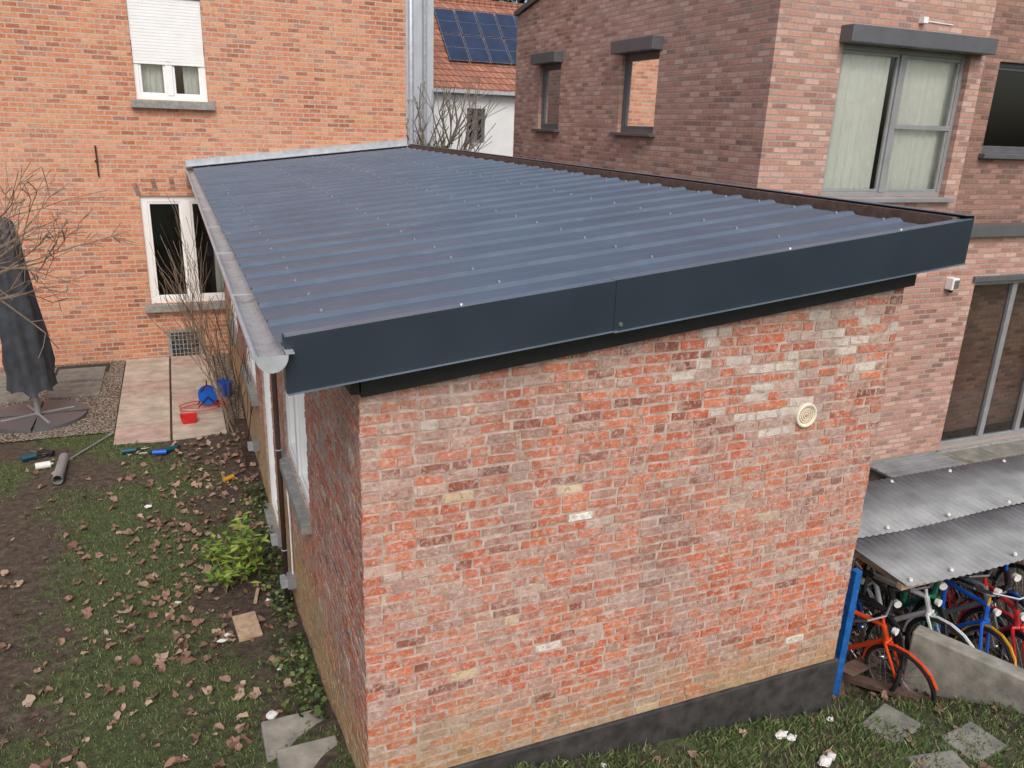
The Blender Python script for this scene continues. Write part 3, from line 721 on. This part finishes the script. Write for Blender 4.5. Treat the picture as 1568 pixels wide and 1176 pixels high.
d=MB(); pts=[(.15+.35*math.cos(i*.5)*(1+.1*math.sin(i)),12.6+.2*math.sin(i*.5),-.79+.004*i) for i in range(28)]; d.tube(pts,.008,'red',5); d.obj('power_cable')
d=MB(); c=Vector((-.08,12.1,-.81)); vs=[]
for z,r_ in((0,.09),(.12,.12),(.12,.105),(.02,.08)):
    for sx,sy in((-1,-1),(1,-1),(1,1),(-1,1)): vs.append(c+Vector((sx*r_,sy*r_*.7,z)))
d.add(vs,[(a*4+i,a*4+(i+1)%4,(a+1)*4+(i+1)%4,(a+1)*4+i) for a in range(3) for i in range(4)]+[(12,13,14,15)],'red'); d.obj('red_tray',bevel=.006)
d=MB(); d.cyl((.5,13.3,-.84),(.5,13.3,-.6),.1,.13,'bluep',20,False); d.cyl((.5,13.3,-.83),(.5,13.3,-.82),.1,.1,'bluep',20); d.torus((.5,13.3,-.6),(0,0,1),.132,.008,'bluep',20,5); d.obj('blue_bucket')
d=MB(); z=gz(.33,9.84); d.cyl((.27,9.8,z+.04),(.39,9.88,z+.045),.03,.03,'yel',12); d.cyl((.39,9.88,z+.045),(.42,9.9,z+.046),.018,.014,'rubber',10); d.obj('tape_measure')
# ------------------------------------------------------------------ bike shelter
sh=empty('bike_shelter')
def corr(y0,y1,z0,z1,x0,x1,name):
    n=int((x1-x0)/.0125); vs=[]
    for i in range(n+1):
        x=x0+i*.0125; h=.006*math.sin(x*2*math.pi/.076)
        vs+=[(x,y0+.012*math.sin(x*3),z0+h-.015*math.sin(x*1.3)),(x,y1,z1+h)]
    m=MB(); m.add(vs,[(2*i,2*i+2,2*i+3,2*i+1) for i in range(n)],'corr'); o=m.obj(name,sh,smooth=True); s=o.modifiers.new('s','SOLIDIFY'); s.thickness=.003
corr(3.74,4.50,.29,.32,5.02,8.5,'front_sheet'); corr(4.42,5.2,.335,.38,4.75,8.3,'back_sheet')
s=MB()
for x in(5.1,5.55,6.3,7.1,7.9):
    for y,z in((3.8,.295),(4.46,.34),(5.12,.38)): s.cyl((x,y,z),(x,y,z+.02),.018,.012,'debris',8)
s.obj('roof_caps',sh)
s=MB(); s.box(5.02,8.4,3.8,3.85,.22,.268,'woodl'); s.box(4.8,8.4,5.1,5.15,.29,.355,'woodl'); s.box(4.8,8.4,4.42,4.46,.24,.3,'woodl')
for x in(5.1,6.6,8.2): s.box(x,x+.05,3.86,5.1,.2,.25,'woodl')
for x in(6.9,8.25): s.box(x,x+.07,5.12,5.19,-1.02,.3,'woodl')
for i in range(5): s.box(6.0+i*.1,8.4,5.24,5.27,-1+i*.22,-.82+i*.22,'woodl')
s.obj('timber_frame',sh)
s=MB(); s.box(4.71,4.78,3.98,4.04,-1,.34,'blue'); s.box(4.80,4.85,5.05,5.12,-1,.34,'blue'); s.box(4.72,4.76,4.05,5.1,-.6,-.56,'blue'); s.box(4.72,4.76,4.05,5.1,-.15,-.11,'blue'); s.obj('blue_rack',sh,bevel=.006)
s=MB()
for i,(x,y,a,t_) in enumerate(((5.05,4.3,.9,.0),(5.2,4.5,.7,.05),(4.95,4.6,1.1,.1),(5.15,4.1,1.9,.04),(5.3,4.2,.4,.12))):
    mt=Matrix.Translation((x,y,-.93+t_))@Matrix.Rotation(a,4,'Z')@Matrix.Rotation(.08*i,4,'Y'); s.box(-.5,.5,-.06,.06,-.02,.02,'wood',mt)
s.obj('wooden_planks')
s=MB(); a=Vector((5.46,3.95,0)); b_=Vector((6.05,2.5,0)); dr=(b_-a).normalized(); sd=Vector((-dr.y,dr.x,0))
vs=[q+sd*o+Vector((0,0,z)) for q in(a,b_) for o in(0,.16) for z in(-1.1,-.36)]
s.add(vs,[(0,1,3,2),(4,6,7,5),(0,4,5,1),(2,3,7,6),(0,2,6,4),(1,5,7,3)],'concrete'); s.obj('concrete_wall',bevel=.015)
s=MB(); s.box(7.15,8.3,5.62,6.25,-.03,0,'corr'); s.box(7.2,8.25,5.67,6.2,-.75,-.03,'slabg'); 
for i in range(5): s.box(7.15,8.3,5.64+i*.13,5.66+i*.13,0,.012,'corr')
s.obj('storage_box',bevel=.01)
def bike(x,y,z,ang,lean,k,S=1,acc='rubber'):
    par=empty('bicycle'); mt=Matrix.Translation((x,y,z))@Matrix.Rotation(ang,4,'Z')@Matrix.Rotation(lean,4,'X')@Matrix.Scale(S,4)
    T=lambda a,b,c=0: mt@Vector((a,c,b)); ax=mt.to_3x3()@Vector((0,1,0)); r=.33*S
    w=MB()
    for cx_ in(-.52,.52):
        w.torus(T(cx_,.34),ax,r,.02*S,'rubber',36,8); w.torus(T(cx_,.34),ax,r-.022*S,.009*S,'chrome',36,5)
        w.cyl(T(cx_,.34,-.04),T(cx_,.34,.04),.02*S,.02*S,'chrome',8)
        for i in range(18):
            t=i*math.pi/9; w.cyl(T(cx_,.34,.02*(-1)**i),T(cx_+.3*math.cos(t),.34+.3*math.sin(t)),.0016,.0016,'chrome',3,False)
    w.obj('wheels',par,smooth=True)
    f=MB(); bb=T(-.06,.30); st=T(-.2,.80); hd=T(.33,.86); hb=T(.37,.72)
    for a,b in((bb,st),(st,hd),(bb,hb),(hd,hb)): f.cyl(a,b,.024*S,.024*S,k,8)
    for c in(-.045,.045):
        f.cyl(T(-.06,.30,c*.5),T(-.52,.34,c),.012*S,.012*S,k,6); f.cyl(T(-.18,.74,c*.3),T(-.52,.34,c),.011*S,.011*S,k,6); f.cyl(T(.38,.70,c),T(.52,.34,c),.016*S,.013*S,k,6)
    f.cyl(T(.38,.70,-.05),T(.38,.70,.05),.018*S,.018*S,k,6)
    f.cyl(st,T(-.23,.92),.013*S,.013*S,'chrome',8); f.cyl(hd,T(.31,.96),.014*S,.014*S,acc,8)
    pts=[T(.18,1.0,-.31),T(.28,1.0,-.2),T(.34,.97,0),T(.28,1.0,.2),T(.18,1.0,.31)]; f.tube(pts,.011*S,'chrome',6)
    f.cyl(pts[0],T(.28,1.0,-.2),.017*S,.017*S,'rubber',8); f.cyl(pts[-1],T(.28,1.0,.2),.017*S,.017*S,'rubber',8)
    vs=[]; 
    for a,wd_,h in((-.36,.07,.94),(-.28,.075,.955),(-.18,.035,.945),(-.07,.018,.94)):
        for c in(-1,0,1): vs.append(T(a,h+(.012 if c==0 else 0),c*wd_))
        for c in(-1,0,1): vs.append(T(a,h-.035,c*wd_*.6))
    fs=[]
    for i in range(3):
        o=i*6; fs+=[(o,o+1,o+7,o+6),(o+1,o+2,o+8,o+7),(o+3,o+9,o+10,o+4),(o+4,o+10,o+11,o+5),(o,o+6,o+9,o+3),(o+2,o+5,o+11,o+8)]
    f.add(vs,fs+[(0,3,4,1),(1,4,5,2)],'rubber')
    f.torus(T(-.06,.30,.05),ax,.085*S,.006*S,'chrome',20,4)
    for s_ in(-1,1):
        f.cyl(T(-.06,.30,.07*s_),T(-.06+.12*s_,.30-.12*s_,.08*s_),.008*S,.008*S,'chrome',6); q=T(-.06+.12*s_,.30-.12*s_,.13*s_); f.cyl(T(-.06+.12*s_,.30-.12*s_,.08*s_),q,.016*S,.016*S,'rubber',6)
    for cx_ in(-.52,.52):
        pts=[T(cx_+.365*math.cos(t),.34+.365*math.sin(t)) for t in [math.radians(v) for v in range(20,200,20)]]; f.tube(pts,.014*S,acc,5)
    f.tube([T(-.62,.74),T(-.26,.76)],.008*S,'chrome',5); f.tube([T(-.62,.74),T(-.52,.36,.05)],.006*S,'chrome',5)
    f.tube([T(.31,.95,.05),T(.42,.9,.03),T(.42,.72,0)],.004*S,'rubber',4)
    f.obj('frame',par,smooth=False)
    l=MB(); l.cyl(T(.42,.86),T(.46,.86),.03*S,.035*S,'debris',10); l.cyl(T(-.64,.7),T(-.66,.7),.02*S,.02*S,'red',8); l.obj('lights',par)
M['org']=simple('orange_paint',lin(226,80,34),.35,0,.08,10,0); M['grn']=simple('green_paint',lin(30,126,86),.35,0,.08,10,0); M['wht']=simple('white_paint',lin(214,216,218),.35,0,.08,10,0); M['blk']=simple('black_paint',lin(40,40,44),.35,0,.08,10,0); M['sil']=simple('silver_paint',lin(170,174,178),.3,.5,.08,10,0)
B=-1.0
bike(5.22,4.3,B,-1.35,.2,'org',.9,'org'); bike(5.5,4.55,B,-2.0,-.14,'blk',.95); bike(5.85,4.45,B,-1.4,.16,'wht',.95,'wht'); bike(6.1,4.6,B,-2.1,-.16,'grn',1)
bike(6.4,4.35,B,-1.45,.1,'sil',1.0,'red'); bike(6.9,4.4,B,-1.8,.12,'blk',1.05,'bluep'); bike(6.55,3.95,B,-2.0,.1,'red',.95); bike(7.1,3.8,B,-1.9,-.1,'sil',1.0,'wht'); bike(5.4,4.95,B,-1.2,.1,'bluep',.9); bike(6.5,4.9,B,-1.3,.1,'red',.95); bike(6.15,4.2,B,-1.75,-.2,'bluep',.9,'yel')
# ------------------------------------------------------------------ camera, light
cam=bpy.data.cameras.new('camera'); co=bpy.data.objects.new('camera',cam); scene.collection.objects.link(co)
r_=Vector((.9233,-.3823,.0343)); u_=Vector((.0886,.2995,.9499)); r_.normalize(); u_=(u_-r_*u_.dot(r_)).normalized(); b_=r_.cross(u_)
mt=Matrix((r_,u_,b_)).transposed().to_4x4(); mt.translation=Vector((0,0,3.6)); co.matrix_world=mt
cam.lens=27.87; cam.sensor_width=36; cam.clip_end=3000; cam.clip_start=.05
scene.camera=co
sd=Vector((-.18,-1,1.05)).normalized()
sun=bpy.data.lights.new('sun','SUN'); so=bpy.data.objects.new('sun',sun); scene.collection.objects.link(so)
so.rotation_euler=sd.to_track_quat('Z','Y').to_euler(); sun.energy=1.3; sun.angle=math.radians(30); sun.color=(1,.97,.93)
wo=bpy.data.worlds.new('World'); scene.world=wo; wo.use_nodes=True; nt=wo.node_tree
sk=nt.nodes.new('ShaderNodeTexSky'); sk.sky_type='NISHITA'; sk.sun_disc=False; sk.sun_elevation=math.asin(sd.z); sk.sun_rotation=math.atan2(sd.x,sd.y)
sk.dust_density=4; sk.air_density=1; sk.ozone_density=1
nt.links.new(sk.outputs[0],nt.nodes['Background'].inputs[0]); nt.nodes['Background'].inputs[1].default_value=.15
scene.view_settings.view_transform='Standard'; scene.view_settings.look='None'; scene.view_settings.exposure=0
